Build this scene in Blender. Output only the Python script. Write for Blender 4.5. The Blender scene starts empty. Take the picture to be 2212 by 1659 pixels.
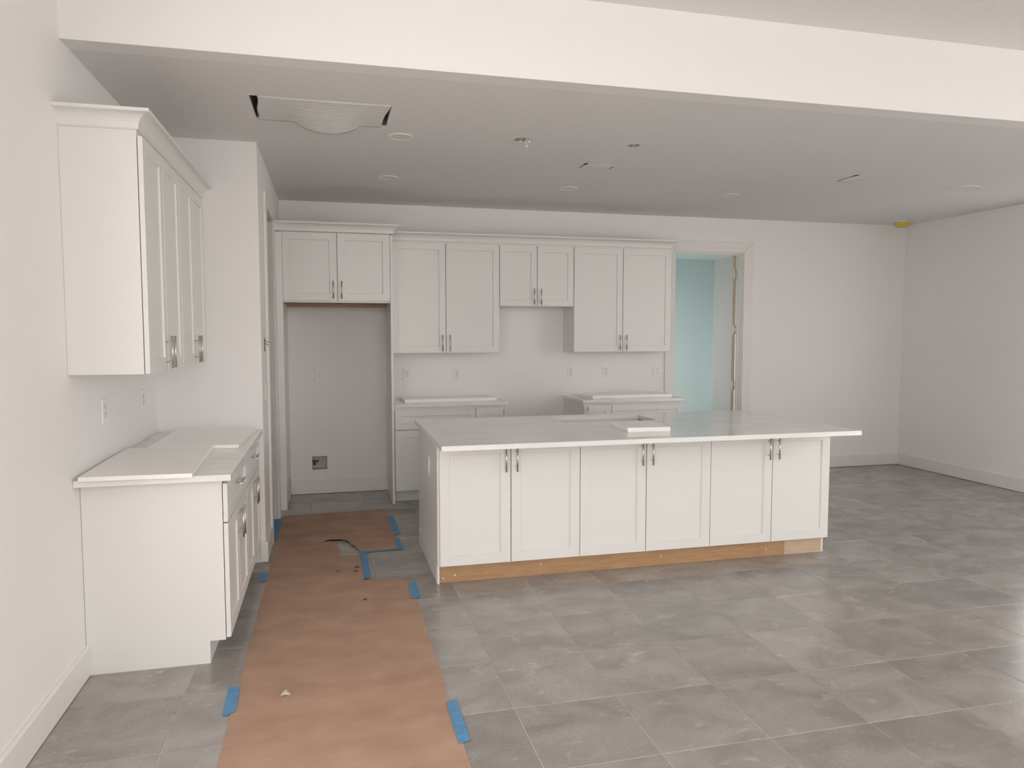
import bpy, bmesh, math, random
from mathutils import Vector, Matrix
random.seed(7)
S = bpy.context.scene
COL = S.collection
# ---------------------------------------------------------------- camera
cd = bpy.data.cameras.new('camera'); cam = bpy.data.objects.new('camera', cd); COL.objects.link(cam)
cd.sensor_width = 36.0; cd.lens = 1580.7 / 2212 * 36.0; cd.clip_start = 0.05
cam.location = (1.1004, -7.3114, 1.5552)
cam.rotation_euler = (math.pi / 2 - 0.0684, 0.0005, -0.2434)
S.camera = cam
# ---------------------------------------------------------------- world: bright hazy daylight
W = bpy.data.worlds.new('world'); S.world = W; W.use_nodes = True
bg = W.node_tree.nodes['Background']
bg.inputs['Color'].default_value = (1.0, 0.965, 0.932, 1); bg.inputs['Strength'].default_value = 5.0
S.view_settings.view_transform = 'Standard'; S.view_settings.look = 'None'
S.view_settings.gamma = 1.0; S.view_settings.use_curve_mapping = False
S.view_settings.exposure = -0.20
S.cycles.use_denoising = True
S.cycles.max_bounces = 16; S.cycles.diffuse_bounces = 10; S.cycles.glossy_bounces = 6
S.cycles.sample_clamp_indirect = 8.0

# ---------------------------------------------------------------- dimensions (metres)
XP, YP, ZC, XR, YH, GZ = 0.6525, -2.1417, 2.8136, 7.67, -3.7276, 3.2209
YR = -8.3            # wall behind the camera
TOP = 3.40

# ---------------------------------------------------------------- materials
def mat(name, col, rough=0.5, metal=0.0, bump=None, var=None, spec=0.5, vein=None):
    m = bpy.data.materials.new(name); m.use_nodes = True
    nt = m.node_tree; b = nt.nodes['Principled BSDF']
    b.inputs['Base Color'].default_value = (*col, 1); b.inputs['Roughness'].default_value = rough
    b.inputs['Metallic'].default_value = metal; b.inputs['Specular IOR Level'].default_value = spec
    tc = nt.nodes.new('ShaderNodeTexCoord')
    if bump:
        sc, st, det = bump
        n = nt.nodes.new('ShaderNodeTexNoise'); n.inputs['Scale'].default_value = sc; n.inputs['Detail'].default_value = det
        bp = nt.nodes.new('ShaderNodeBump'); bp.inputs['Strength'].default_value = st; bp.inputs['Distance'].default_value = 0.004
        nt.links.new(tc.outputs['Object'], n.inputs['Vector']); nt.links.new(n.outputs['Fac'], bp.inputs['Height'])
        nt.links.new(bp.outputs['Normal'], b.inputs['Normal'])
    if var:
        sc, c2, stretch = var
        mp = nt.nodes.new('ShaderNodeMapping'); mp.inputs['Scale'].default_value = stretch
        n = nt.nodes.new('ShaderNodeTexNoise'); n.inputs['Scale'].default_value = sc; n.inputs['Detail'].default_value = 6
        r = nt.nodes.new('ShaderNodeValToRGB')
        r.color_ramp.elements[0].position = 0.35; r.color_ramp.elements[0].color = (*col, 1)
        r.color_ramp.elements[1].position = 0.68; r.color_ramp.elements[1].color = (*c2, 1)
        nt.links.new(tc.outputs['Object'], mp.inputs['Vector']); nt.links.new(mp.outputs['Vector'], n.inputs['Vector'])
        nt.links.new(n.outputs['Fac'], r.inputs['Fac']); nt.links.new(r.outputs['Color'], b.inputs['Base Color'])
    return m

M_wall = mat('wall_paint', (0.80, 0.79, 0.785), 0.65, bump=(90, 0.12, 3), spec=0.3)
M_ceil = mat('ceiling_texture', (0.74, 0.735, 0.73), 0.8, bump=(34, 1.0, 4), spec=0.2)
M_trim = mat('trim_paint', (0.75, 0.735, 0.71), 0.4)
M_cab = mat('cabinet_paint', (0.73, 0.725, 0.71), 0.33)
M_gap = mat('socket_rim_brown', (0.30, 0.27, 0.24), 0.7)  # brown-grey rim round outlet sockets and switch rockers
M_quartz = mat('white_quartz', (0.73, 0.725, 0.715), 0.13, var=(3.5, (0.79, 0.785, 0.775), (1, 2.2, 1)))
M_slab = mat('white_quartz_offcut', (0.88, 0.87, 0.855), 0.2)
M_nickel = mat('brushed_nickel', (0.60, 0.575, 0.54), 0.34, 1.0)
M_steel = mat('stainless_steel', (0.20, 0.195, 0.185), 0.3, 1.0)
M_kick = mat('bare_plywood', (0.34, 0.195, 0.095), 0.6, var=(7, (0.42, 0.255, 0.135), (1, 8, 8)))
M_kick2 = mat('pale_plywood', (0.47, 0.35, 0.25), 0.6, var=(7, (0.53, 0.40, 0.29), (1, 8, 8)))
M_paper = mat('brown_paper', (0.37, 0.235, 0.17), 0.8, bump=(9, 0.6, 8), var=(4.2, (0.45, 0.295, 0.215), (1, 1.5, 1)), spec=0.25)
M_tape = mat('blue_tape', (0.085, 0.24, 0.43), 0.6, var=(30, (0.11, 0.29, 0.49), (1, 1, 1)))
M_plate = mat('white_plastic', (0.78, 0.77, 0.755), 0.35)
M_recess = mat('white_plastic_shaded', (0.50, 0.475, 0.46), 0.5)  # white box plastic, greyed to stand for shade inside the recess
M_dark = mat('dark_slot', (0.06, 0.055, 0.05), 0.6)
M_void = mat('duct_interior', (0.26, 0.235, 0.22), 0.8)
M_yellow = mat('yellow_plastic', (0.58, 0.49, 0.09), 0.4)
M_brass = mat('dark_brass', (0.22, 0.16, 0.09), 0.35, 1.0)
M_chrome = mat('chrome', (0.75, 0.75, 0.75), 0.12, 1.0)
M_doored = mat('raw_door_edge', (0.55, 0.45, 0.33), 0.6)
M_aqua = mat('aqua_daylight_tint', (0.66, 0.745, 0.75), 0.6)  # side-room surfaces with the bluish daylight put into their colour
M_wood = mat('cabinet_underside', (0.36, 0.24, 0.17), 0.7)
M_jamb = mat('primed_jamb', (0.68, 0.63, 0.60), 0.6, var=(9, (0.72, 0.68, 0.65), (1, 1, 1)))
M_ground = mat('bounce_ground', (0.78, 0.765, 0.74), 0.9)  # unseen ground, kept pale to throw daylight up to the ceilings
M_grout = mat('light_grout', (0.58, 0.545, 0.515), 0.85)
M_chip = mat('paper_flake', (0.50, 0.40, 0.33), 0.8)
M_torn = mat('torn_paper_edge', (0.10, 0.065, 0.045), 0.8)
M_frame = mat('white_window_frame', (0.8, 0.8, 0.78), 0.4)

def tile_mat():
    m = bpy.data.materials.new('stone_tile'); m.use_nodes = True
    nt = m.node_tree; b = nt.nodes['Principled BSDF']; L = nt.links.new
    oi = nt.nodes.new('ShaderNodeObjectInfo'); tc = nt.nodes.new('ShaderNodeTexCoord')
    mul = nt.nodes.new('ShaderNodeMath'); mul.operation = 'MULTIPLY'; mul.inputs[1].default_value = 57.0
    L(oi.outputs['Random'], mul.inputs[0])
    cx = nt.nodes.new('ShaderNodeCombineXYZ'); L(mul.outputs[0], cx.inputs[0]); L(mul.outputs[0], cx.inputs[2])
    add = nt.nodes.new('ShaderNodeVectorMath'); add.operation = 'ADD'
    L(tc.outputs['Object'], add.inputs[0]); L(cx.outputs[0], add.inputs[1])
    def noise(scale, det, dist=0.0, stretch=(1, 1, 1)):
        mp = nt.nodes.new('ShaderNodeMapping'); mp.inputs['Scale'].default_value = stretch
        n = nt.nodes.new('ShaderNodeTexNoise'); n.inputs['Scale'].default_value = scale
        n.inputs['Detail'].default_value = det; n.inputs['Distortion'].default_value = dist
        L(add.outputs[0], mp.inputs[0]); L(mp.outputs[0], n.inputs['Vector']); return n
    n1 = noise(3.4, 8, 0.7, (1, 1.4, 1)); n2 = noise(7.5, 9, 1.2, (1, 1.7, 1)); n3 = noise(150, 3)
    r1 = nt.nodes.new('ShaderNodeValToRGB'); e = r1.color_ramp.elements
    e[0].position = 0.33; e[0].color = (0.255, 0.233, 0.220, 1); e[1].position = 0.70; e[1].color = (0.36, 0.334, 0.318, 1)
    L(n1.outputs['Fac'], r1.inputs['Fac'])
    r2 = nt.nodes.new('ShaderNodeValToRGB'); e = r2.color_ramp.elements
    e[0].position = 0.60; e[0].color = (0, 0, 0, 1); e[1].position = 0.74; e[1].color = (1, 1, 1, 1)
    L(n2.outputs['Fac'], r2.inputs['Fac'])
    mx = nt.nodes.new('ShaderNodeMix'); mx.data_type = 'RGBA'
    mf = nt.nodes.new('ShaderNodeMath'); mf.operation = 'MULTIPLY'; mf.inputs[1].default_value = 0.55
    L(r2.outputs['Color'], mf.inputs[0]); L(mf.outputs[0], mx.inputs['Factor'])
    L(r1.outputs['Color'], mx.inputs['A']); mx.inputs['B'].default_value = (0.47, 0.445, 0.42, 1)
    hs = nt.nodes.new('ShaderNodeHueSaturation')
    mr = nt.nodes.new('ShaderNodeMapRange'); mr.inputs['To Min'].default_value = 0.90; mr.inputs['To Max'].default_value = 1.10
    L(oi.outputs['Random'], mr.inputs['Value'])
    m3 = nt.nodes.new('ShaderNodeMapRange'); m3.inputs['To Min'].default_value = 0.74; m3.inputs['To Max'].default_value = 1.26
    L(n3.outputs['Fac'], m3.inputs['Value'])
    mm = nt.nodes.new('ShaderNodeMath'); mm.operation = 'MULTIPLY'
    L(mr.outputs[0], mm.inputs[0]); L(m3.outputs[0], mm.inputs[1]); L(mm.outputs[0], hs.inputs['Value'])
    L(mx.outputs['Result'], hs.inputs['Color']); L(hs.outputs['Color'], b.inputs['Base Color'])
    b.inputs['Roughness'].default_value = 0.21
    bp = nt.nodes.new('ShaderNodeBump'); bp.inputs['Strength'].default_value = 0.08; bp.inputs['Distance'].default_value = 0.002
    L(n2.outputs['Fac'], bp.inputs['Height']); L(bp.outputs['Normal'], b.inputs['Normal'])
    return m
M_tile = tile_mat()

def film_mat():
    m = bpy.data.materials.new('plastic_film'); m.use_nodes = True
    nt = m.node_tree; b = nt.nodes['Principled BSDF']; out = nt.nodes['Material Output']; L = nt.links.new
    b.inputs['Base Color'].default_value = (0.84, 0.84, 0.83, 1); b.inputs['Roughness'].default_value = 0.22
    tr = nt.nodes.new('ShaderNodeBsdfTransparent'); tr.inputs['Color'].default_value = (0.96, 0.97, 0.96, 1)
    mx = nt.nodes.new('ShaderNodeMixShader'); mx.inputs[0].default_value = 0.86
    L(tr.outputs[0], mx.inputs[1]); L(b.outputs[0], mx.inputs[2]); L(mx.outputs[0], out.inputs['Surface'])
    n = nt.nodes.new('ShaderNodeTexNoise'); n.inputs['Scale'].default_value = 16; n.inputs['Detail'].default_value = 7; n.inputs['Distortion'].default_value = 1.5
    tc = nt.nodes.new('ShaderNodeTexCoord'); mp = nt.nodes.new('ShaderNodeMapping'); mp.inputs['Scale'].default_value = (0.6, 1.5, 1)
    L(tc.outputs['Object'], mp.inputs[0]); L(mp.outputs[0], n.inputs['Vector'])
    bp = nt.nodes.new('ShaderNodeBump'); bp.inputs['Strength'].default_value = 0.7; bp.inputs['Distance'].default_value = 0.012
    L(n.outputs['Fac'], bp.inputs['Height']); L(bp.outputs['Normal'], b.inputs['Normal'])
    return m
M_film = film_mat()
M_disc = mat('painted_light_cover', (0.72, 0.715, 0.705), 0.55)

# ---------------------------------------------------------------- mesh helpers
def box(bm, x0, x1, y0, y1, z0, z1, mi=0):
    v = [bm.verts.new(p) for p in ((x0,y0,z0),(x1,y0,z0),(x1,y1,z0),(x0,y1,z0),(x0,y0,z1),(x1,y0,z1),(x1,y1,z1),(x0,y1,z1))]
    for f in ((3,2,1,0),(4,5,6,7),(0,1,5,4),(1,2,6,5),(2,3,7,6),(3,0,4,7)):
        bm.faces.new([v[i] for i in f]).material_index = mi
def cyl(bm, p, q, r, n=12, mi=0, r2=None):
    p, q = Vector(p), Vector(q); d = (q - p).normalized(); r2 = r if r2 is None else r2
    a = d.orthogonal().normalized(); b = d.cross(a)
    A = [bm.verts.new(p + r*(math.cos(t)*a + math.sin(t)*b)) for t in [2*math.pi*i/n for i in range(n)]]
    B = [bm.verts.new(q + r2*(math.cos(t)*a + math.sin(t)*b)) for t in [2*math.pi*i/n for i in range(n)]]
    bm.faces.new(A[::-1]).material_index = mi; bm.faces.new(B).material_index = mi
    for i in range(n):
        f = bm.faces.new((A[i], A[(i+1) % n], B[(i+1) % n], B[i])); f.material_index = mi; f.smooth = True
def lathe(bm, c, prof, n=40, mi=0):
    """prof: (radius, z) list, axis Z through c"""
    rings = []
    for r, z in prof:
        if r < 1e-6: rings.append([bm.verts.new((c[0], c[1], c[2]+z))])
        else: rings.append([bm.verts.new((c[0]+r*math.cos(2*math.pi*i/n), c[1]+r*math.sin(2*math.pi*i/n), c[2]+z)) for i in range(n)])
    for A, B in zip(rings, rings[1:]):
        for i in range(n):
            j = (i+1) % n
            if len(A) == 1 and len(B) == 1: continue
            if len(A) == 1: f = bm.faces.new((A[0], B[j], B[i]))
            elif len(B) == 1: f = bm.faces.new((A[i], A[j], B[0]))
            else: f = bm.faces.new((A[i], A[j], B[j], B[i]))
            f.material_index = mi
def prism(bm, pts, z0, z1, mi=0):
    A = [bm.verts.new((x, y, z0)) for x, y in pts]; B = [bm.verts.new((x, y, z1)) for x, y in pts]; n = len(pts)
    bm.faces.new(A[::-1]).material_index = mi; bm.faces.new(B).material_index = mi
    for i in range(n): bm.faces.new((A[i], A[(i+1) % n], B[(i+1) % n], B[i])).material_index = mi
def plate_holes(bm, u0, u1, v0, v1, w0, w1, holes, fn, mi=0):
    """slab in (u,v) with thickness w, rectangular holes; fn maps (u,v,w) ranges to box args"""
    us = sorted({u0, u1, *[h[0] for h in holes], *[h[1] for h in holes]}); vs = sorted({v0, v1, *[h[2] for h in holes], *[h[3] for h in holes]})
    us = [u for u in us if u0 <= u <= u1]; vs = [v for v in vs if v0 <= v <= v1]
    for a, b in zip(us, us[1:]):
        for c, d in zip(vs, vs[1:]):
            mu, mv = (a+b)/2, (c+d)/2
            if any(h[0] < mu < h[1] and h[2] < mv < h[3] for h in holes): continue
            box(bm, *fn(a, b, c, d), mi)
def sweep(bm, path, prof, closed_ends=True):
    """profile (out, up) swept along plan path [(x,y)] at z0, outward = right of travel"""
    P = [Vector(p) for p in path]; rings = []
    for i, p in enumerate(P):
        ns = []
        if i > 0: d = (p - P[i-1]).normalized(); ns.append(Vector((d.y, -d.x)))
        if i < len(P)-1: d = (P[i+1] - p).normalized(); ns.append(Vector((d.y, -d.x)))
        m = ns[0] if len(ns) == 1 else (ns[0]+ns[1]) / (1 + ns[0].dot(ns[1]))
        rings.append([bm.verts.new((p.x + m.x*o, p.y + m.y*o, z)) for o, z in prof])
    k = len(prof)
    for A, B in zip(rings, rings[1:]):
        for i in range(k): bm.faces.new((A[i], B[i], B[(i+1) % k], A[(i+1) % k]))
    if closed_ends: bm.faces.new(rings[0][::-1]); bm.faces.new(rings[-1])
def newmesh(name, bm, *mats):
    bmesh.ops.recalc_face_normals(bm, faces=bm.faces)
    me = bpy.data.meshes.new(name); bm.to_mesh(me); bm.free()
    for m in mats: me.materials.append(m)
    return me
def obj(name, bm, mats, parent=None, loc=(0,0,0), rz=0.0):
    me = bm if isinstance(bm, bpy.types.Mesh) else newmesh(name, bm, *(mats if isinstance(mats, (list, tuple)) else [mats]))
    o = bpy.data.objects.new(name, me); COL.objects.link(o)
    o.location = loc; o.rotation_euler = (0, 0, rz)
    if parent: o.parent = parent
    return o
def BM(): return bmesh.new()
def B1(*a):
    bm = bmesh.new(); box(bm, *a); return bm
def thing(name, label, cat, loc=(0,0,0), rz=0.0, group=None):
    o = bpy.data.objects.new(name, None); COL.objects.link(o); o.location = loc; o.rotation_euler = (0,0,rz)
    o.empty_display_size = 0.05
    tag(o, label, cat, group); return o
def tag(o, label, cat, group=None):
    o['label'] = label; o['category'] = cat
    if group: o['group'] = group
    return o
def struct(o): o['kind'] = 'structure'; return o
def bevel(o, w=0.002, seg=2):
    m = o.modifiers.new('bevel', 'BEVEL'); m.width = w; m.segments = seg; m.limit_method = 'ANGLE'; return o

# ================================================================ SETTING
# --- floor: grout bed with single tiles (0.4525 m module)
T = 0.4525; JW = 0.0036
fl = BM(); box(fl, -1.2, XR+0.12, YR-0.12, 0.12, -0.12, -0.0022)
floor = struct(obj('floor', fl, M_grout))
def tile_mesh(w, d):
    bm = BM(); c = 0.0014
    lo = [(-w/2,-d/2),(w/2,-d/2),(w/2,d/2),(-w/2,d/2)]; hi = [(x-math.copysign(c,x), y-math.copysign(c,y)) for x,y in lo]
    A = [bm.verts.new((x,y,-0.009)) for x,y in lo]; Bv = [bm.verts.new((x,y,-c)) for x,y in lo]; Cv = [bm.verts.new((x,y,0)) for x,y in hi]
    for P, Q in ((A,Bv),(Bv,Cv)):
        for i in range(4): bm.faces.new((P[i],P[(i+1)%4],Q[(i+1)%4],Q[i]))
    bm.faces.new(Cv); bm.faces.new(A[::-1])
    return newmesh('tile', bm, M_tile)
TM = {}
def put_tile(x0, x1, y0, y1):
    w, d = round(x1-x0-JW, 4), round(y1-y0-JW, 4)
    if (w, d) not in TM: TM[(w, d)] = tile_mesh(w, d)
    obj('tile', TM[(w, d)], None, floor, ((x0+x1)/2, (y0+y1)/2, random.uniform(-0.0003, 0.0)))
for i in range(-4, 13):
    x0 = 1.8196 + T*i; x1 = min(x0+T, XR)
    for j in range(-2, 10):
        y0 = -4.455 + T*j; y1 = min(y0+T, 0.0)
        put_tile(x0, x1, y0, y1)
far = BM()
for i in range(-4, 13):
    x0 = 1.8196 + T*i; x1 = min(x0+T, XR)
    for j in range(-11, -2):
        y0 = -4.455 + T*j
        box(far, x0+JW/2, x1-JW/2, y0+JW/2, y0+T-JW/2, -0.009, 0)
o = obj('tile_field', far, M_tile, floor); o['kind'] = 'stuff'
fl2 = B1(4.0, 7.7, 0.12, 4.3, -0.1, 0); struct(obj('floor_side_room', fl2, M_grout))

# --- walls

D1 = (4.72, 5.57, 0.0, 2.46)     # doorway in back wall
ICE = (0.912, 1.056, 0.236, 0.368)
bm = BM(); plate_holes(bm, -1.2, XR+0.12, 0, TOP, 0, 0.12, [D1, ICE], lambda a,b,c,d: (a,b,0,0.12,c,d))
struct(obj('wall_back', bm, M_wall))
WR = (-8.1, -4.45, 0.02, 3.15); WS = (-2.4, -1.645, 1.0, 2.2)   # slider and small window beyond the right edge of the picture
WL = (-8.1, -5.0, 0.02, 3.15)  # unseen left opening, added to light the right wall
bm = BM(); plate_holes(bm, YR, 0.12, 0, TOP, 0, 0, [WR, WS], lambda a,b,c,d: (XR, XR+0.12, a, b, c, d))
struct(obj('wall_right', bm, M_wall))
WB = (0.5, 3.2, 0.02, 2.9)      # wide sliders behind the camera
bm = BM(); plate_holes(bm, YR, YP, 0, TOP, 0, 0, [WL], lambda a,b,c,d: (-0.12, 0, a, b, c, d)); struct(obj('wall_left', bm, M_wall))
bm = BM(); plate_holes(bm, -0.12, XR+0.12, 0, TOP, 0, 0, [WB], lambda a,b,c,d: (a, b, YR-0.12, YR, c, d))
struct(obj('wall_rear', bm, M_wall))
bm = BM(); box(bm, -1.2, XP, YP, YP+0.115, 0, ZC+0.3); struct(obj('wall_pantry_front', bm, M_wall))
PD = (-1.645, -0.925, 0.0, 2.49) # pantry doorway (rough)
bm = BM(); plate_holes(bm, YP+0.115, 0, 0, ZC+0.3, 0, 0, [PD], lambda a,b,c,d: (XP-0.115, XP, a, b, c, d))
struct(obj('wall_pantry_side', bm, M_wall))
bm = BM(); box(bm, -1.2, -1.1, YP+0.115, 0, 0, ZC+0.3); struct(obj('wall_pantry_left', bm, M_wall))
bm = BM(); box(bm, -0.12, XR+0.12, YH, YH+0.12, ZC, TOP); struct(obj('wall_header', bm, M_wall))
# --- ceilings
VENT = (0.705, 1.455, -3.135, -2.69); V2 = (2.955, 3.205, -2.10, -1.94); V3 = (5.18, 5.33, -2.24, -1.99)
JB = [(2.33, -2.617, 0.052), (3.10, -2.652, 0.046), (3.842, -2.67, 0.030)]
holes = [VENT, V2, V3] + [(x-r*0.93, x+r*0.93, y-r*0.93, y+r*0.93) for x, y, r in JB]
bm = BM(); plate_holes(bm, -1.2, XR, YH+0.12, 0, 0, 0, holes, lambda a,b,c,d: (a,b,c,d, ZC, ZC+0.014))
struct(obj('ceiling', bm, M_ceil))
bm = BM(); box(bm, -1.3, XR+0.12, YR-0.12, 0.12, TOP, TOP+0.1); struct(obj('ceiling_deck', bm, M_void))
bm = BM(); box(bm, 0, XR, YR, YH, GZ, TOP); struct(obj('ceiling_great_room', bm, M_ceil))
# --- side room seen through the doorway
bm = BM(); box(bm, 5.6, 7.6, 4.1, 4.2, 0, ZC); struct(obj('wall_side_room_far', bm, M_aqua))
bm = BM(); box(bm, 7.5, 7.6, 0.12, 4.1, 0, ZC); struct(obj('wall_side_room_right', bm, M_aqua))
WSL = (0.7, 1.5, 0.9, 2.1)  # small unseen window, added to brighten the open door leaf
bm = BM(); plate_holes(bm, 0.12, 2.2, 0, ZC, 0, 0, [WSL], lambda a,b,c,d: (4.0, 4.12, a, b, c, d)); struct(obj('wall_side_room_left', bm, M_aqua))
bm = BM(); box(bm, 4.0, 5.6, 2.2, 2.3, 0, ZC); struct(obj('wall_side_room_added_jog', bm, M_aqua))  # unseen jog, added so window light rakes the far wall
WSR = (2.75, 3.95, 0.25, 2.15)  # window placed in the added jog to grade light on the far wall
bm = BM(); plate_holes(bm, 2.2, 4.1, 0, ZC, 0, 0, [WSR], lambda a,b,c,d: (5.6, 5.7, a, b, c, d))
struct(obj('wall_side_room_window', bm, M_aqua))
bm = BM(); box(bm, 4.0, 7.6, 0.12, 2.3, ZC, ZC+0.1); box(bm, 5.6, 7.6, 2.3, 4.2, ZC, ZC+0.1); struct(obj('ceiling_side_room', bm, M_aqua))
# --- outdoor ground, unseen, added to bounce daylight indoors
bm = BM(); box(bm, -40, 50, -50, 40, -0.3, -0.14); g = struct(obj('ground', bm, M_ground))
# --- glass slider frames (outside the picture), some added for their light
def slider(name, n, a0, a1, z0, z1, along, c0):
    e = bpy.data.objects.new(name, None); COL.objects.link(e); e['kind'] = 'structure'
    w = (a1-a0)/n; t = 0.05
    def fr(p, q, c, d):
        bm = BM()
        box(bm, *((p, q, c0, c0+0.05, c, d) if along == 'x' else (c0, c0+0.05, p, q, c, d)))
        obj('window_frame', bm, M_frame, e)
    for i in range(n+1): fr(a0+w*i-(t/2 if 0 < i < n else (t if i == n else 0)), a0+w*i+(t/2 if 0 < i < n else (0 if i == n else t)), z0, z1)
    fr(a0+t, a1-t, z0, z0+t); fr(a0+t, a1-t, z1-t, z1)
slider('window_1', 4, *WB, 'x', YR-0.09); slider('window_2', 3, *WR, 'y', XR+0.04); slider('window_3', 1, *WS, 'y', XR+0.04); slider('window_4_added', 2, *WL, 'y', -0.09); slider('window_5', 1, *WSR, 'y', 5.63); slider('window_6_added', 1, *WSL, 'y', 4.03)

# --- baseboards
BH, BT = 0.142, 0.015
bprof = [(0, 0.004), (BT, 0.004), (BT, BH-0.012), (BT-0.006, BH), (0, BH)]
def baseboard(name, path):
    bm = BM(); sweep(bm, path, bprof); return struct(obj(name, bm, M_trim))
baseboard('baseboard_left', [(0, WL[1]), (0, -3.702)])
# runs on round the corner along the right wall
baseboard('baseboard_back', [(5.672, 0), (XR, 0), (XR, WR[1]+0.02)])
baseboard('baseboard_recess', [(0.712, 0), (1.634, 0)])
baseboard('baseboard_pantry', [(0.622, YP), (XP, YP), (XP, -1.745)])
# --- doorway trim
def trim_back():
    e = bpy.data.objects.new('trim_1', None); COL.objects.link(e); e['kind'] = 'structure'
    a0, a1, zt, w, t = 4.733, 5.557, 2.447, 0.112, 0.017
    def poly(name, pts, m=M_trim):
        bm = BM()
        A = [bm.verts.new((x, -t, z)) for x, z in pts]; Bv = [bm.verts.new((x, 0, z)) for x, z in pts]; n = len(pts)
        bm.faces.new(A); bm.faces.new(Bv[::-1])
        for i in range(n): bm.faces.new((A[i], Bv[i], Bv[(i+1)%n], A[(i+1)%n]))
        return bevel(obj(name, bm, m, e), 0.002, 1)
    g = 0.0012
    poly('casing', [(a0-w, 0), (a0, 0), (a0, zt), (a0-w+g, zt+w-g)])
    poly('casing', [(a1, 0), (a1+w, 0), (a1+w-g, zt+w-g), (a1, zt)])
    poly('casing', [(a0+g, zt+g), (a1-g, zt+g), (a1+w-g, zt+w), (a0-w+g, zt+w)])
    for (x0, x1, z0, z1) in ((4.72, 4.74, 0, 2.44), (5.55, 5.57, 0, 2.44), (4.72, 5.57, 2.44, 2.46)):
        obj('jamb', B1(x0, x1, 0.0005, 0.1195, z0, z1), M_trim, e)
    for (x0, x1, z0, z1) in ((4.74, 4.752, 0, 2.428), (5.538, 5.55, 0, 2.428), (4.74, 5.55, 2.428, 2.44)):
        obj('door_stop', B1(x0, x1, 0.035, 0.075, z0, z1), M_trim, e)
trim_back()
def trim_pantry():
    e = bpy.data.objects.new('trim_2', None); COL.objects.link(e); e['kind'] = 'structure'
    y0, y1, zt, w, t = -1.632, -0.938, 2.477, 0.10, 0.017
    def poly(pts):
        bm = BM()
        A = [bm.verts.new((XP+t, y, z)) for y, z in pts]; Bv = [bm.verts.new((XP, y, z)) for y, z in pts]; n = len(pts)
        bm.faces.new(A); bm.faces.new(Bv[::-1])
        for i in range(n): bm.faces.new((A[i], Bv[i], Bv[(i+1)%n], A[(i+1)%n]))
        bevel(obj('casing', bm, M_trim, e), 0.002, 1)
    g = 0.001
    poly([(y0-w, 0), (y0, 0), (y0, zt), (y0-w+g, zt+w-g)])
    poly([(y1, 0), (y1+w, 0), (y1+w-g, zt+w-g), (y1, zt)])
    poly([(y0+g, zt+g), (y1-g, zt+g), (y1+w-g, zt+w), (y0-w+g, zt+w)])
    for a in ((-1.645, -1.627, 0, 2.472), (-0.943, -0.925, 0, 2.472), (-1.645, -0.925, 2.472, 2.49)):
        obj('jamb', B1(XP-0.1145, XP-0.0005, *a), M_jamb, e)
trim_pantry()

# --- open door of the side room, hinged on the right jamb
dr = bpy.data.objects.new('door_1', None); COL.objects.link(dr); dr['kind'] = 'structure'
dr.location = (5.546, 0.130, 0); dr.rotation_euler = (0, 0, math.radians(-105)) 
# local: hinge at origin, leaf runs along -X when closed
bm = BM(); box(bm, -0.806, -0.001, -0.035, 0, 0.012, 2.43); 
lf = obj('door_leaf', bm, [M_trim], dr)
obj('door_edge', B1(-0.001, 0.0008, -0.0345, -0.0005, 0.013, 2.429), M_doored, dr)
for z in (2.222, 1.605, 0.976, 0.25):
    bm = BM(); box(bm, 0.0008, 0.003, -0.033, -0.002, z-0.05, z+0.05); cyl(bm, (0.007, -0.004, z-0.052), (0.007, -0.004, z+0.052), 0.007, 10)
    obj('hinge', bm, M_nickel, dr)

# ================================================================ CABINETRY
def door_mesh(w, h, stile=0.062, t=0.02):
    bm = BM(); c = 0.0016; rings = []
    def ring(i, y): rings.append([bm.verts.new(p) for p in ((i,y,i),(w-i,y,i),(w-i,y,h-i),(i,y,h-i))])
    ring(0, 0); ring(0, -t+c); ring(c, -t); ring(stile, -t); ring(stile+0.003, -t+0.008)
    for A, Bv in zip(rings, rings[1:]):
        for i in range(4): bm.faces.new((A[i], A[(i+1)%4], Bv[(i+1)%4], Bv[i]))
    bm.faces.new(rings[-1]); bm.faces.new(rings[0][::-1])
    return newmesh('door', bm, M_cab)
DM = {}
def get_door(w, h, stile=0.062):
    k = (round(w,4), round(h,4), stile)
    if k not in DM: DM[k] = door_mesh(*k)
    return DM[k]
def pull_mesh(vert=True):
    bm = BM(); L, s, off = 0.156, 0.096, 0.027
    if vert:
        cyl(bm, (0, -off, -L/2), (0, -off, L/2), 0.0055, 14)
        for z in (-s/2, s/2): cyl(bm, (0, 0.0, z), (0, -off, z), 0.0042, 10)
    else:
        cyl(bm, (-L/2, -off, 0), (L/2, -off, 0), 0.0055, 14)
        for x in (-s/2, s/2): cyl(bm, (x, 0.0, 0), (x, -off, 0), 0.0042, 10)
    return newmesh('handle', bm, M_nickel)
PV, PH = pull_mesh(True), pull_mesh(False)
def add_front(root, kind, x0, z0, w, h, hx=None, hz=None, vert=True, stile=0.062):
    d = obj(kind, get_door(w, h, stile), None, root, (x0, -0.0035, z0))
    if hx is not None:
        k = obj('handle', PV if vert else PH, None, d, (hx, -0.0195, hz)); k['label'] = 'brushed nickel bar handle'
    return d
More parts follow.
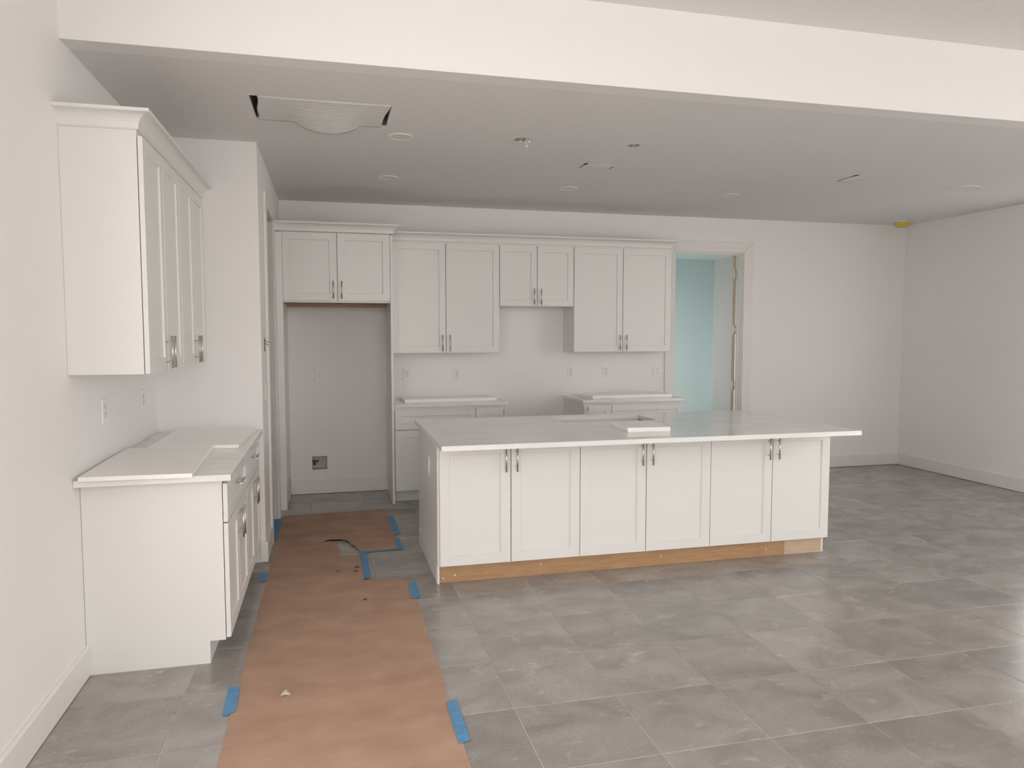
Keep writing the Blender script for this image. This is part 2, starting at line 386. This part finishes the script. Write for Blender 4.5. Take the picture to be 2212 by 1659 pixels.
def base_cabinet(name, label, loc, rz, w, depth, fronts, group=None, toe=0.07, ztop=0.884, back_toe=True):
    r = thing(name, label, 'cabinet', loc, rz, group)
    bm = BM(); prism_side = [(0, 0.108), (0, ztop-0.0005), (depth, ztop-0.0005), (depth, 0.0), (toe, 0.0), (toe, 0.108)]
    A = [bm.verts.new((0, y, z)) for y, z in prism_side]; Bv = [bm.verts.new((w, y, z)) for y, z in prism_side]; n = 6
    bm.faces.new(A); bm.faces.new(Bv[::-1])
    for i in range(n): bm.faces.new((A[i], Bv[i], Bv[(i+1)%n], A[(i+1)%n]))
    obj('body', bm, M_cab, r)
    for f in fronts: add_front(r, *f[:5], **f[5])
    return r
def wall_cabinet(name, label, loc, rz, w, depth, h, fronts, group=None, under=M_cab):
    r = thing(name, label, 'cabinet', loc, rz, group)
    bm = BM(); box(bm, 0, w, 0, depth, 0, h); obj('body', bm, M_cab, r)
    for f in fronts: add_front(r, *f[:5], **f[5])
    return r
G = 0.0028  # half gap between fronts
hs = 0.033  # handle inset from the edge
def pair(w, z0, h, hz, split=None, stile=0.062, l=0.0, rgt=0.0):
    s = split if split else w/2
    w1, w2 = s-G-l, w-rgt-s-G
    return [('door', l, z0, w1, h, dict(hx=w1-hs, hz=hz, stile=stile)), ('door', s+G, z0, w2, h, dict(hx=hs, hz=hz, stile=stile))]

# left wall base cabinets (front faces +X): local x -> world y
R90 = math.pi/2
def lbase(label, y0, y1, split):
    w = y1-y0
    fr = pair(w, 0.118, 0.548, 0.548-0.088, split-y0, 0.06, 0.003, 0.003)
    fr.append(('drawer', 0.003, 0.674, w-0.006, 0.182, dict(hx=(w-0.006)/2, hz=0.118, vert=False, stile=0.045)))
    return base_cabinet('base_cabinet', label, (0.597, y0, 0), R90, w, 0.595, fr, 'base cabinets on the left wall')
lbase('white base cabinet with bare painted end panel facing the room, under offcut slabs', -3.70, -2.902, -3.30)
lbase('white base cabinet with drawer tucked against the pantry return wall', -2.898, -2.152, -2.515)
# left wall upper cabinets
def lupper(label, y0, y1, split):
    w = y1-y0
    return wall_cabinet('wall_cabinet', label, (0.303, y0, 1.378), R90, w, 0.302, 1.056,
                        pair(w, 0.002, 1.03, 0.088, split-y0, 0.062, 0.002, 0.002), 'upper cabinets on the left wall')
lupper('tall white upper cabinet with exposed plain end panel above offcut-covered counter', -3.79, -3.017, -3.405)
lupper('tall white upper cabinet on left wall beside the pantry return wall', -3.013, -2.24, -2.627)
o = obj('filler_strip', B1(0.02, 0.303, -2.2395, YP-0.0005, 1.378, 2.434), M_cab); tag(o, 'narrow white filler between left upper cabinet and pantry wall', 'filler')

# back wall uppers
def upper(label, x0, x1, z0, z1, split, depth=0.326):
    w = x1-x0
    return wall_cabinet('wall_cabinet', label, (x0, -depth-0.001, z0), 0, w, depth, z1-z0+0.018,
                        pair(w, 0.001, z1-z0, 0.014+0.078, split-x0, 0.06, 0.003, 0.003), 'upper cabinets on the back wall')
upper('tall two-door white upper cabinet beside the refrigerator recess panel', 1.668, 2.7045, 1.3735, 2.41, 2.1794)
upper('short two-door white upper cabinet over the open range gap', 2.7055, 3.4635, 1.826, 2.41, 3.0856)
upper('tall two-door white upper cabinet next to the open doorway', 3.4645, 4.517, 1.3735, 2.41, 3.9871)
# refrigerator enclosure
r = wall_cabinet('refrigerator_cabinet', 'deep white two-door cabinet with tall side panels framing the empty refrigerator recess', (0.7105, -0.614, 1.832), 0, 0.9235, 0.613, 0.612,
             pair(0.9235, 0.016, 0.59, 0.016+0.078, 0.4615, 0.062, 0.0005, 0.003))
r['category'] = 'cabinet'
obj('nailer', B1(0.012, 0.9115, 0.30, 0.318, -0.032, -0.0005), M_wood, r)
obj('underside', B1(0.002, 0.9215, 0.02, 0.61, -0.002, -0.0002), M_wood, r)
for a in ((0.6535, 0.7097, -0.634, -0.002), (1.6346, 1.656, -0.634, -0.0165)):
    obj('side_panel', B1(a[0]-0.7105, a[1]-0.7105, a[2]+0.614, a[3]+0.614, -1.832, 0.604), M_cab, r)
# thin strip leaning in the recess
bm = BM(); A = [(0.7105,-0.30,0.22),(0.7135,-0.30,0.22),(0.7135,-0.28,0.22),(0.7105,-0.28,0.22)]; Bq = [(x+0.022,y-0.20,0.001) for x,y,z in A]
va = [bm.verts.new(p) for p in A]; vb = [bm.verts.new(p) for p in Bq]
bm.faces.new(va); bm.faces.new(vb[::-1])
for i in range(4): bm.faces.new((va[i], vb[i], vb[(i+1)%4], va[(i+1)%4]))
tag(obj('wood_strip', bm, M_kick2), 'thin pale strip leaning low inside the refrigerator recess', 'strip')

# back wall base cabinets
w = 2.410-1.660
fr = pair(w, 0.118, 0.556, 0.556-0.088, w/2, 0.062, 0.002, 0.002) + [('drawer', 0.002, 0.681, w-0.004, 0.178, dict(hx=(w-0.004)/2, hz=0.089, vert=False, stile=0.055))]
base_cabinet('base_cabinet', 'white base cabinet with wide top drawer beside the refrigerator panel', (1.660, -0.61, 0), 0, w, 0.609, fr, 'base cabinets on the back wall', toe=0.10)
w = 2.708-2.411
base_cabinet('base_cabinet', 'narrow one-door white base cabinet left of the range gap, handle on right', (2.411, -0.61, 0), 0, w, 0.609,
             [('door', 0.002, 0.118, w-0.004, 0.744, dict(hx=w-0.004-0.03, hz=0.744-0.088, stile=0.062))], 'base cabinets on the back wall', toe=0.10)
w = 3.763-3.475
base_cabinet('base_cabinet', 'narrow one-door white base cabinet right of the range gap, handle on left', (3.475, -0.61, 0), 0, w, 0.609,
             [('door', 0.002, 0.118, w-0.004, 0.744, dict(hx=0.03, hz=0.744-0.088, stile=0.062))], 'base cabinets on the back wall', toe=0.10)
w = 4.522-3.764
fr = pair(w, 0.118, 0.556, 0.556-0.088, w/2, 0.062, 0.002, 0.002) + [('drawer', 0.002, 0.681, w-0.004, 0.178, dict(hx=(w-0.004)/2, hz=0.089, vert=False, stile=0.055))]
base_cabinet('base_cabinet', 'white base cabinet with wide top drawer beside the open doorway', (3.764, -0.61, 0), 0, w, 0.609, fr, 'base cabinets on the back wall', toe=0.10)

# island cabinets (front faces -Y)
def icab(label, x0, x1, split):
    w = x1-x0
    return base_cabinet('island_cabinet', label, (x0, -2.875, 0), 0, w, 0.355,
                        pair(w, 0.116, 0.757, 0.757-0.10, split-x0, 0.062, 0.002, 0.002), 'island cabinets facing the room', toe=0.03)
icab('two-door white island cabinet at the outlet end of the island', 1.7365, 2.648, 2.1893)
icab('middle two-door white island cabinet below the small offcut slab', 2.6482, 3.5768, 3.1085)
icab('two-door white island cabinet at the end away from the outlet', 3.577, 4.503, 4.0466)
r = thing('sink_cabinet', 'white rear half of the island that carries the sink', 'cabinet', (4.503, -1.935, 0), math.pi)
bm = BM(); W2 = 4.503-1.7365
plate_holes(bm, 0, W2, 0.1, 0.8835, 0, 0, [], lambda a,b,c,d: (a, b, 0, 0.018, c, d))
box(bm, 0, 0.018, 0.018, 0.583, 0.1, 0.8835); box(bm, W2-0.018, W2, 0.018, 0.583, 0.1, 0.8835); box(bm, 0.018, W2-0.018, 0.018, 0.583, 0.1, 0.118)
box(bm, 0, W2, 0.06, 0.583, 0, 0.1)
obj('body', bm, M_cab, r)
n = 6
for i in range(n):
    ww = W2/n
    add_front(r, 'door', ww*i+G, 0.118, ww-2*G, 0.75, hx=(ww-2*G-hs) if i % 2 == 0 else hs, hz=0.75-0.09)
# island end panel with plinth
e = thing('island_end_panel', 'white end panel of the island with an outlet, facing the brown paper', 'panel', (1.731, -2.40, 0))
obj('panel', B1(-0.0056, 0.0052, -0.4745, 0.485, 0.0, 0.8838), M_cab, e)
obj('plinth', B1(-0.0095, -0.0058, -0.4560, 0.487, 0.0, 0.108), M_cab, e)
# toe kick boards
k = thing('toe_kick_board', 'long bare brown plywood toe kick under the island doors', 'toe kick', (1.7367, -2.858, 0))
obj('board', B1(0, 2.445, 0, 0.0125, 0.001, 0.107), M_kick, k)
for x, z in ((0.025, 0.03), (0.10, 0.045), (0.66, 0.075), (1.5, 0.06), (2.3, 0.05)):
    bm = BM(); cyl(bm, (x, 0.0005, z), (x, -0.0016, z), 0.0045, 8); obj('nail_head', bm, M_plate, k)
k = thing('toe_kick_board', 'short paler plywood piece at the end of the island toe kick', 'toe kick', (4.1822, -2.858, 0))
obj('board', B1(0, 0.2958, 0, 0.0125, 0.001, 0.107), M_kick2, k)
obj('end_cap', B1(0.2963, 0.3043, 0, 0.0125, 0.0, 0.107), M_cab, k)

# crown mouldings
def crown(name, label, path, z0, h=0.078, p=0.066):
    prof = [(0, z0), (0.007, z0), (0.010, z0+0.004)]
    for i in range(0, 9):
        a = i/8*math.pi/2
        prof.append((0.012+(p-0.02)*(1-math.cos(a)), z0+0.006+(h-0.022)*math.sin(a)))
    prof += [(p, z0+h-0.014), (p, z0+h), (0, z0+h)]
    bm = BM(); sweep(bm, path, prof)
    o = obj(name, bm, M_cab); tag(o, label, 'moulding'); return o
crown('crown_moulding', 'white cove crown moulding along the top of the left wall cabinets', [(0, -3.7905), (0.3035, -3.7905), (0.3035, YP-0.001)], 2.4342)
crown('crown_moulding', 'white cove crown moulding on the deep cabinet over refrigerator recess', [(0.6535, -0.6345), (1.6565, -0.6345), (1.6565, -0.395)], 2.4445)
crown('crown_moulding', 'long white cove crown moulding over the back wall upper cabinets', [(1.658, -0.3275), (4.5175, -0.3275), (4.5175, -0.018)], 2.4282)

# ================================================================ WORKTOPS
def worktop(name, label, x0, x1, y0, y1, z0, z1, holes=()):
    bm = BM()
    us = [x0, x1]; plate_holes(bm, x0, x1, y0, y1, 0, 0, list(holes), lambda a,b,c,d: (a,b,c,d,z0,z1))
    if not holes: o = bevel(obj(name, bm, M_quartz), 0.002, 2)
    else: o = obj(name, bm, M_quartz)
    tag(o, label, 'worktop'); return o
worktop('worktop', 'white quartz worktop along the left wall, half covered by offcut slabs', 0.001, 0.649, -3.787, YP-0.001, 0.8845, 0.914)
worktop('worktop', 'white quartz worktop on back wall between refrigerator panel and range gap', 1.658, 2.717, -0.645, -0.0005, 0.8845, 0.914)
worktop('worktop', 'white quartz worktop on back wall next to the open doorway', 3.4617, 4.5414, -0.645, -0.018, 0.8845, 0.914)
SK = (2.728, 3.458, -2.300, -1.955)
worktop('island_worktop', 'large white quartz island worktop with a sink cutout', 1.708, 4.512, -3.195, -1.822, 0.8845, 0.914, [SK])
# undermount sink
s = thing('sink', 'undermount stainless steel sink in the island cutout', 'sink', ((SK[0]+SK[1])/2, (SK[2]+SK[3])/2, 0.66))
bm = BM(); hw, hd, t = (SK[1]-SK[0])/2+0.006, (SK[3]-SK[2])/2+0.006, 0.003; H = 0.224
box(bm, -hw, hw, -hd, hd, 0, t)
box(bm, -hw-t, -hw, -hd, hd, 0, H); box(bm, hw, hw+t, -hd, hd, 0, H); box(bm, -hw-t, hw+t, -hd-t, -hd, 0, H); box(bm, -hw-t, hw+t, hd, hd+t, 0, H)
obj('basin', bm, M_steel, s)
bm = BM(); lathe(bm, (0, 0.05, t), [(0.055, 0.0002), (0.052, 0.003), (0.04, 0.0015), (0.0, 0.001)], 24); obj('drain', bm, M_chrome, s)
# loose offcut slabs
def slab(label, pts, z0, z1):
    cx = sum(p[0] for p in pts)/len(pts); cy = sum(p[1] for p in pts)/len(pts)
    bm = BM(); prism(bm, [(x-cx, y-cy) for x, y in pts], 0, z1-z0)
    o = bevel(obj('quartz_offcut', bm, M_slab, None, (cx, cy, z0)), 0.0012, 1); return tag(o, label, 'stone slab', 'loose quartz offcuts')
slab('white quartz offcut lying flat at the open end of the left worktop, touching the wall', [(0.028, -3.812), (0.492, -3.828), (0.458, -2.985), (0.012, -2.972)], 0.9145, 0.9345)
slab('white quartz offcut at the pantry end of left worktop, standing off the wall', [(0.118, -2.966), (0.592, -2.972), (0.618, -2.175), (0.124, -2.165)], 0.9145, 0.9345)
slab('long white quartz offcut on the back counter beside the refrigerator panel', [(1.765, -0.50), (2.655, -0.45), (2.640, -0.10), (1.750, -0.14)], 0.9145, 0.9445)
slab('long white quartz offcut on the back counter beside the open doorway', [(3.612, -0.505), (4.472, -0.497), (4.470, -0.13), (3.560, -0.15)], 0.9145, 0.9445)
slab('small square white quartz offcut in front of the sink cutout on the island', [(2.973, -2.898), (3.261, -2.928), (3.285, -2.62), (2.985, -2.585)], 0.9145, 0.9445)

# ================================================================ OUTLETS, SWITCHES
def plate_bm(w, h):
    bm = BM(); t = 0.006
    lo = [(-w/2, -h/2), (w/2, -h/2), (w/2, h/2), (-w/2, h/2)]; hi = [(x*0.93, z*0.955) for x, z in lo]
    A = [bm.verts.new((x, 0, z)) for x, z in lo]; Bv = [bm.verts.new((x, -0.003, z)) for x, z in lo]; Cv = [bm.verts.new((x, -t, z)) for x, z in hi]
    for P, Q in ((A, Bv), (Bv, Cv)):
        for i in range(4): bm.faces.new((P[i], P[(i+1)%4], Q[(i+1)%4], Q[i]))
    bm.faces.new(Cv); bm.faces.new(A[::-1]); return bm
def outlet(label, loc, rz, group='wall outlets'):
    r = thing('wall_outlet', label, 'outlet', loc, rz, group)
    obj('cover_plate', plate_bm(0.078, 0.124), M_plate, r)
    obj('socket_frame', B1(-0.0175, 0.0175, -0.0066, -0.0058, -0.0345, 0.0345), M_gap, r)
    for z in (0.0165, -0.0165):
        bm = BM(); box(bm, -0.0165, 0.0165, -0.0088, -0.0062, z-0.016, z+0.016)
        box(bm, -0.0085, -0.0050, -0.0092, -0.0086, z-0.003, z+0.0095, 1); box(bm, 0.0050, 0.0085, -0.0092, -0.0086, z-0.002, z+0.0085, 1)
        cyl(bm, (0, -0.0086, z-0.0095), (0, -0.0092, z-0.0095), 0.0036, 8, 1)
        obj('socket', bm, [M_plate, M_dark], r)
    return r
outlet('white outlet high in the empty refrigerator recess', (1.0, -0.0005, 1.157), 0)
outlet('white outlet over back counter beside the refrigerator panel', (1.838, -0.0005, 1.157), 0)
outlet('white outlet over back counter, left of the range gap', (2.341, -0.0005, 1.157), 0)
outlet('white outlet over back counter, just right of the range gap', (3.553, -0.0005, 1.157), 0)
outlet('white outlet over back counter between range gap and double switch', (3.947, -0.0005, 1.157), 0)
outlet('white outlet on left wall under the first upper cabinet', (0.0005, -3.30, 1.172), R90)
outlet('white outlet on left wall near the pantry return wall', (0.0005, -2.53, 1.162), R90)
o = outlet('white outlet on the island end panel', (1.7252, -2.50, 0.685), -R90)
def switch(label, loc, rz, n):
    r = thing('light_switch', label, 'switch', loc, rz)
    obj('cover_plate', plate_bm(0.074+0.046*(n-1), 0.118), M_plate, r)
    for i in range(n):
        x = (i-(n-1)/2)*0.046
        obj('rocker_frame', B1(x-0.0185, x+0.0185, -0.0066, -0.0058, -0.0355, 0.0355), M_gap, r)
        bm = BM()
        v = [bm.verts.new(p) for p in ((x-0.0165,-0.006,-0.033),(x+0.0165,-0.006,-0.033),(x+0.0165,-0.006,0.033),(x-0.0165,-0.006,0.033),
                                       (x-0.0165,-0.0105,-0.033),(x+0.0165,-0.0105,-0.033),(x+0.0165,-0.0075,0.033),(x-0.0165,-0.0075,0.033))]
        for f in ((3,2,1,0),(4,5,6,7),(0,1,5,4),(1,2,6,5),(2,3,7,6),(3,0,4,7)): bm.faces.new([v[q] for q in f])
        obj('rocker', bm, M_plate, r)
    return r
switch('white double rocker switch on back wall beside the doorway casing', (4.529, -0.0005, 1.15), 0, 2)
switch('white switch on the pantry side wall beside its doorway casing', (XP+0.0005, -1.90, 1.155), R90, 1)
# bare wires poking out above the pantry switch
w_ = thing('wire_stub', 'dark bare wires poking from pantry wall above the switch', 'wire', (XP, -1.90, 1.478))
obj('bracket', B1(0.0003, 0.004, -0.012, 0.012, -0.045, 0.05), M_dark, w_)
for dz, dy, l in ((0.03, 0.0, 0.035), (0.012, 0.006, 0.028), (0.0, -0.004, 0.022)):
    bm = BM(); cyl(bm, (0.002, dy, dz), (l, dy+0.01, dz-0.012), 0.0022, 6); obj('wire', bm, M_dark if l > 0.025 else M_plate, w_)
# ice maker water box in the refrigerator recess
b = thing('water_supply_box', 'recessed white water supply box low in the refrigerator recess', 'valve box', (0.984, 0, 0.302))
bm = BM(); plate_holes(bm, -0.104, 0.094, -0.104, 0.109, 0, 0, [(-0.072, 0.072, -0.066, 0.066)], lambda a,c,d,f: (a, c, -0.005, -0.0005, d, f))
obj('frame', bm, M_plate, b)
bm = BM(); x, z, dp = 0.0715, 0.0655, 0.075
box(bm, -x, x, dp-0.003, dp, -z, z); box(bm, -x, -x+0.002, -0.001, dp, -z, z); box(bm, x-0.002, x, -0.001, dp, -z, z); box(bm, -x, x, -0.001, dp, -z, -z+0.002); box(bm, -x, x, -0.001, dp, z-0.002, z)
obj('recess', bm, M_recess, b)
bm = BM(); cyl(bm, (-0.068, 0.03, 0.012), (-0.015, 0.03, 0.012), 0.010, 12); cyl(bm, (-0.05, 0.03, 0.012), (-0.05, 0.03, -0.024), 0.011, 12)
v = obj('valve', bm, M_brass, b)
bm = BM(); cyl(bm, (-0.018, 0.026, 0.012), (0.03, 0.022, 0.014), 0.006, 10); obj('lever', bm, M_chrome, v)

# ================================================================ CEILING FIXTURES
def can_light(label, x, y, r, group='round recessed ceiling lights'):
    t = thing('ceiling_light', label, 'ceiling light', (x, y, ZC), 0, group)
    bm = BM(); lathe(bm, (0,0,0), [(r, 0.0), (r, -0.003), (r-0.004, -0.007), (r-0.014, -0.006), (r-0.016, -0.0035), (r-0.016, 0)], 44); obj('trim_ring', bm, M_disc, t)
    bm = BM(); lathe(bm, (0,0,0), [(r-0.0162, 0), (r-0.0162, -0.003), (0, -0.003)], 44); obj('diffuser', bm, M_disc, t)
can_light('flush white round ceiling light beside the film covered vent', 1.56, -2.51, 0.083)
can_light('flush white round ceiling light in front of the refrigerator cabinet', 1.576, -1.252, 0.083)
can_light('flush white round ceiling light in front of the range gap cabinet', 3.124, -1.175, 0.083)
can_light('flush white round ceiling light in front of the cabinet by the doorway', 4.646, -1.237, 0.080)
can_light('larger flush white round disc on the ceiling, near the right wall', 6.466, -1.97, 0.145, 'larger ceiling disc')
JL = ['open round ceiling box with dangling wires, above the outlet end of the island', 'open round ceiling box above the middle of the island', 'small open round ceiling box above the far end of the island']
for (x, y, r), lab in zip(JB, JL):
    t = thing('junction_box', lab, 'electrical box', (x, y, ZC), 0, 'open ceiling boxes over the island')
    bm = BM(); lathe(bm, (0,0,0), [(r*0.93, 0.015), (r*0.93, 0.05), (0, 0.05)], 24); box(bm, -r, r, -r, r, 0.05, 0.055); obj('housing', bm, M_void, t)
    bm = BM(); lathe(bm, (0,0,0), [(r*1.36, 0.0), (r*1.34, -0.0008), (r*0.94, -0.0010), (r*0.92, 0.014)], 32); obj('rim', bm, M_ceil, t)
    if r > 0.04:
        bm = BM(); lathe(bm, (-0.004, -0.004, -0.008), [(r*0.55, 0.05), (r*0.55, 0.0), (r*0.42, -0.003), (r*0.38, 0.012), (0, 0.014)], 24); obj('bracket', bm, M_nickel, t)
    if r > 0.05:
        for (dx, dy, dz) in ((0.045, 0.01, -0.045), (0.055, -0.012, -0.016)):
            bm = BM(); cyl(bm, (0.02, 0.0, 0.02), (dx*0.8, dy, dz*0.6), 0.004, 8); cyl(bm, (dx*0.8, dy, dz*0.6), (dx, dy, dz), 0.008, 8, r2=0.0055); obj('wire', bm, M_plate, t)
def film_vent(label, V, sag, lip, cut):
    x0, x1, y0, y1 = V; cx, cy = (x0+x1)/2, (y0+y1)/2
    t = thing('ceiling_vent', label, 'vent', (cx, cy, ZC), 0, 'film covered ceiling openings')
    hw, hd = (x1-x0)/2, (y1-y0)/2
    bm = BM(); D = 0.2
    box(bm, -hw, hw, -hd, hd, D, D+0.01); box(bm, -hw-0.01, -hw, -hd-0.01, hd+0.01, 0.0145, D); box(bm, hw, hw+0.01, -hd-0.01, hd+0.01, 0.0145, D)
    box(bm, -hw, hw, -hd-0.01, -hd, 0.0145, D); box(bm, -hw, hw, hd, hd+0.01, 0.0145, D)
    obj('duct_box', bm, M_void, t)
    # film: left and right ends stop short of the opening, far edge sags loose
    nx, ny = 40, 14; bm = BM(); g = []
    for j in range(ny+1):
        v = j/ny; row = []
        for i in range(nx+1):
            u = i/nx
            xl = -hw + cut*(1.0-0.75*v) + 0.004*math.sin(9*v); xr = hw - cut*(0.15+0.75*v) + 0.004*math.sin(7*v+1)
            x = xl + (xr-xl)*u; y = -hd*1.04 + (2.08*hd)*v
            b_ = max(0.0, 1-((u-0.56)/0.27)**2)**0.8
            z = -0.002 - sag*b_*max(0, v-0.15)**1.3 - lip*math.sin(math.pi*u)*math.sin(math.pi*v) + 0.0016*math.sin(37*u+5*v)*math.sin(3*v) 
            row.append(bm.verts.new((x, y, z)))
        g.append(row)
    for j in range(ny):
        for i in range(nx): bm.faces.new((g[j][i], g[j][i+1], g[j+1][i+1], g[j+1][i])).smooth = True
    o = obj('plastic_film', bm, M_film, t)
    md = o.modifiers.new('thick', 'SOLIDIFY'); md.thickness = 0.0006
    return t
film_vent('large ceiling return opening covered with sagging clear plastic film', VENT, 0.075, 0.010, 0.042)
film_vent('small film covered ceiling vent opening above the island', V2, 0.004, 0.003, 0.022)
film_vent('small film covered ceiling vent opening near the doorway side', V3, 0.003, 0.002, 0.02)
d = thing('smoke_detector', 'ceiling smoke detector in a yellow dust cover, in the far corner', 'smoke detector', (7.36, -0.28, ZC))
bm = BM(); lathe(bm, (0,0,0), [(0.088, 0), (0.088, -0.008), (0.078, -0.012)], 32); obj('base', bm, M_plate, d)
bm = BM(); lathe(bm, (0,0,0), [(0.082, -0.012), (0.080, -0.03), (0.066, -0.055), (0.052, -0.064), (0.028, -0.066), (0.022, -0.060), (0, -0.060)], 32); obj('dust_cover', bm, M_yellow, d)

# ================================================================ FLOOR PAPER AND TAPE
def sheet(name, pts, z, lift=(), th=0.0007, mesh_m=M_paper):
    bm = BM(); V = []
    for i, (x, y) in enumerate(pts): V.append(bm.verts.new((x, y, z + (lift[i] if i < len(lift) else 0))))
    E_ = [bm.edges.new((V[i], V[(i+1) % len(V)])) for i in range(len(V))]
    bmesh.ops.triangle_fill(bm, edges=E_, use_beauty=True, use_dissolve=False)
    for f in bm.faces:
        if f.normal.z < 0: f.normal_flip()
    o = obj(name, bm, mesh_m)
    md = o.modifiers.new('thick', 'SOLIDIFY'); md.thickness = th; md.offset = -1
    return o
def wob(a, b, n, amp):
    return [(a[0]+(b[0]-a[0])*i/n + random.uniform(-amp, amp), a[1]+(b[1]-a[1])*i/n + random.uniform(-amp, amp)) for i in range(n)]
p1 = wob((0.680, -6.6), (1.563, -6.6), 3, 0.0) + wob((1.563, -6.6), (1.572, -2.712), 14, 0.004) + wob((1.572, -2.712), (1.306, -2.672), 6, 0.006) \
   + wob((1.306, -2.672), (1.296, -2.13), 6, 0.006) + wob((1.296, -2.13), (0.684, -2.15), 8, 0.005) + wob((0.684, -2.15), (0.680, -6.6), 16, 0.003)
o = sheet('floor_paper', p1, 0.0012); tag(o, 'long brown protective paper runner taped along the floor past the island', 'floor paper')
p2 = [(0.684, -2.16), (0.90, -2.165), (1.09, -2.15), (1.146, -2.107), (1.138, -2.03), (1.152, -1.96), (1.122, -1.90), (1.13, -1.84), (1.108, -1.778), (1.05, -1.758), (1.015, -1.752),
      (1.05, -1.735), (1.10, -1.741), (1.16, -1.752), (1.205, -1.795), (1.228, -1.875), (1.205, -1.888), (1.245, -1.92), (1.262, -1.985), (1.285, -2.075)]
lf2 = [0]*11 + [0.010, 0.014, 0.013, 0.011, 0.008, 0.010, 0.012, 0.008, 0.002]
p2b = p2 + wob((1.32, -2.078), (1.563, -2.060), 4, 0.003) + wob((1.563, -2.06), (1.575, -0.90), 8, 0.004) + [(1.578, -0.835), (1.50, -0.822)] + wob((1.48, -0.826), (0.684, -0.842), 6, 0.005) + wob((0.684, -0.842), (0.684, -2.10), 8, 0.002)
o = sheet('floor_paper', p2b, 0.0022, lf2); tag(o, 'shorter brown paper sheet with a jagged tear, in front of refrigerator recess', 'floor paper')
def tape(label, pts, z=0.0032):
    bm = BM(); prism(bm, pts, 0, 0.0004); o = obj('tape_strip', bm, M_tape, None, (0, 0, z)); tag(o, label, 'tape', 'blue tape strips on the floor')
tape('blue tape strip on runner edge near the bare cabinet end panel', [(0.641, -3.976), (0.690, -3.983), (0.698, -4.205), (0.66, -4.232), (0.648, -4.226)])
tape('long blue tape strip on the runner edge, on the tile side, with a small hole', [(1.551, -4.336), (1.596, -4.326), (1.597, -4.645), (1.585, -4.657), (1.549, -4.66)])
tape('blue tape strip on runner edge beside the island corner', [(1.548, -2.806), (1.598, -2.796), (1.592, -3.083), (1.541, -3.088)])
tape('short blue tape strip on runner edge under the left base cabinets', [(0.639, -2.403), (0.690, -2.388), (0.694, -2.552), (0.648, -2.568)])
tape('long blue tape strip along the torn sheet, beside the island side panel', [(1.548, -1.06), (1.598, -1.09), (1.612, -1.645), (1.556, -1.70)])
tape('short blue tape strip on the torn sheet corner beside the island', [(1.548, -1.757), (1.580, -1.79), (1.598, -2.05), (1.552, -2.055)])
tape('thin blue tape strip along the cut edge of the torn sheet', [(1.272, -2.100), (1.59, -2.075), (1.59, -2.052), (1.275, -2.064)], 0.0038)
tape('blue tape strip linking the torn sheet to the runner corner', [(1.278, -2.104), (1.328, -2.094), (1.330, -2.655), (1.286, -2.662)])
tape('dark blue tape along the pantry doorway threshold', [(0.600, -0.955), (0.685, -0.945), (0.688, -1.60), (0.62, -1.63)])
# curled flake on the runner and small torn bits by the tape
def flake(label, x0, y0, L, Wd, H, ang, m, group=None):
    bm = BM(); rows = []
    for i in range(7):
        u = i/6; z = 0.0012 + H*math.sin(math.pi*min(1, u*1.15))**0.8
        rows.append([bm.verts.new((L*u, 0.15*Wd*u, z*0.3)), bm.verts.new((L*u+0.1*L, Wd*(1+0.12*math.sin(5*u)), z))])
    for a, b_ in zip(rows, rows[1:]): bm.faces.new((a[0], b_[0], b_[1], a[1])).smooth = True
    o = obj('paper_flake', bm, m, None, (x0, y0, 0.0014), ang); md = o.modifiers.new('thick', 'SOLIDIFY'); md.thickness = 0.0009
    tag(o, label, 'scrap', group)
flake('small curled torn flake lying on the open brown runner', 0.866, -4.118, 0.042, 0.032, 0.016, 0.0, M_chip)
TB = 'tiny dark torn paper bit near the tape that links sheet and runner'
for x, y, L, a in ((1.232, -2.43, 0.034, 0.1), (1.222, -2.50, 0.026, -0.3), (1.132, -2.48, 0.016, 1.3), (1.287, -2.69, 0.03, 0.4), (1.262, -3.03, 0.022, -0.9)):
    flake(TB if y > -2.9 else 'tiny dark torn paper bit on the runner past the linking tape', x, y, L, 0.014, 0.008, a, M_torn, 'torn paper bits')
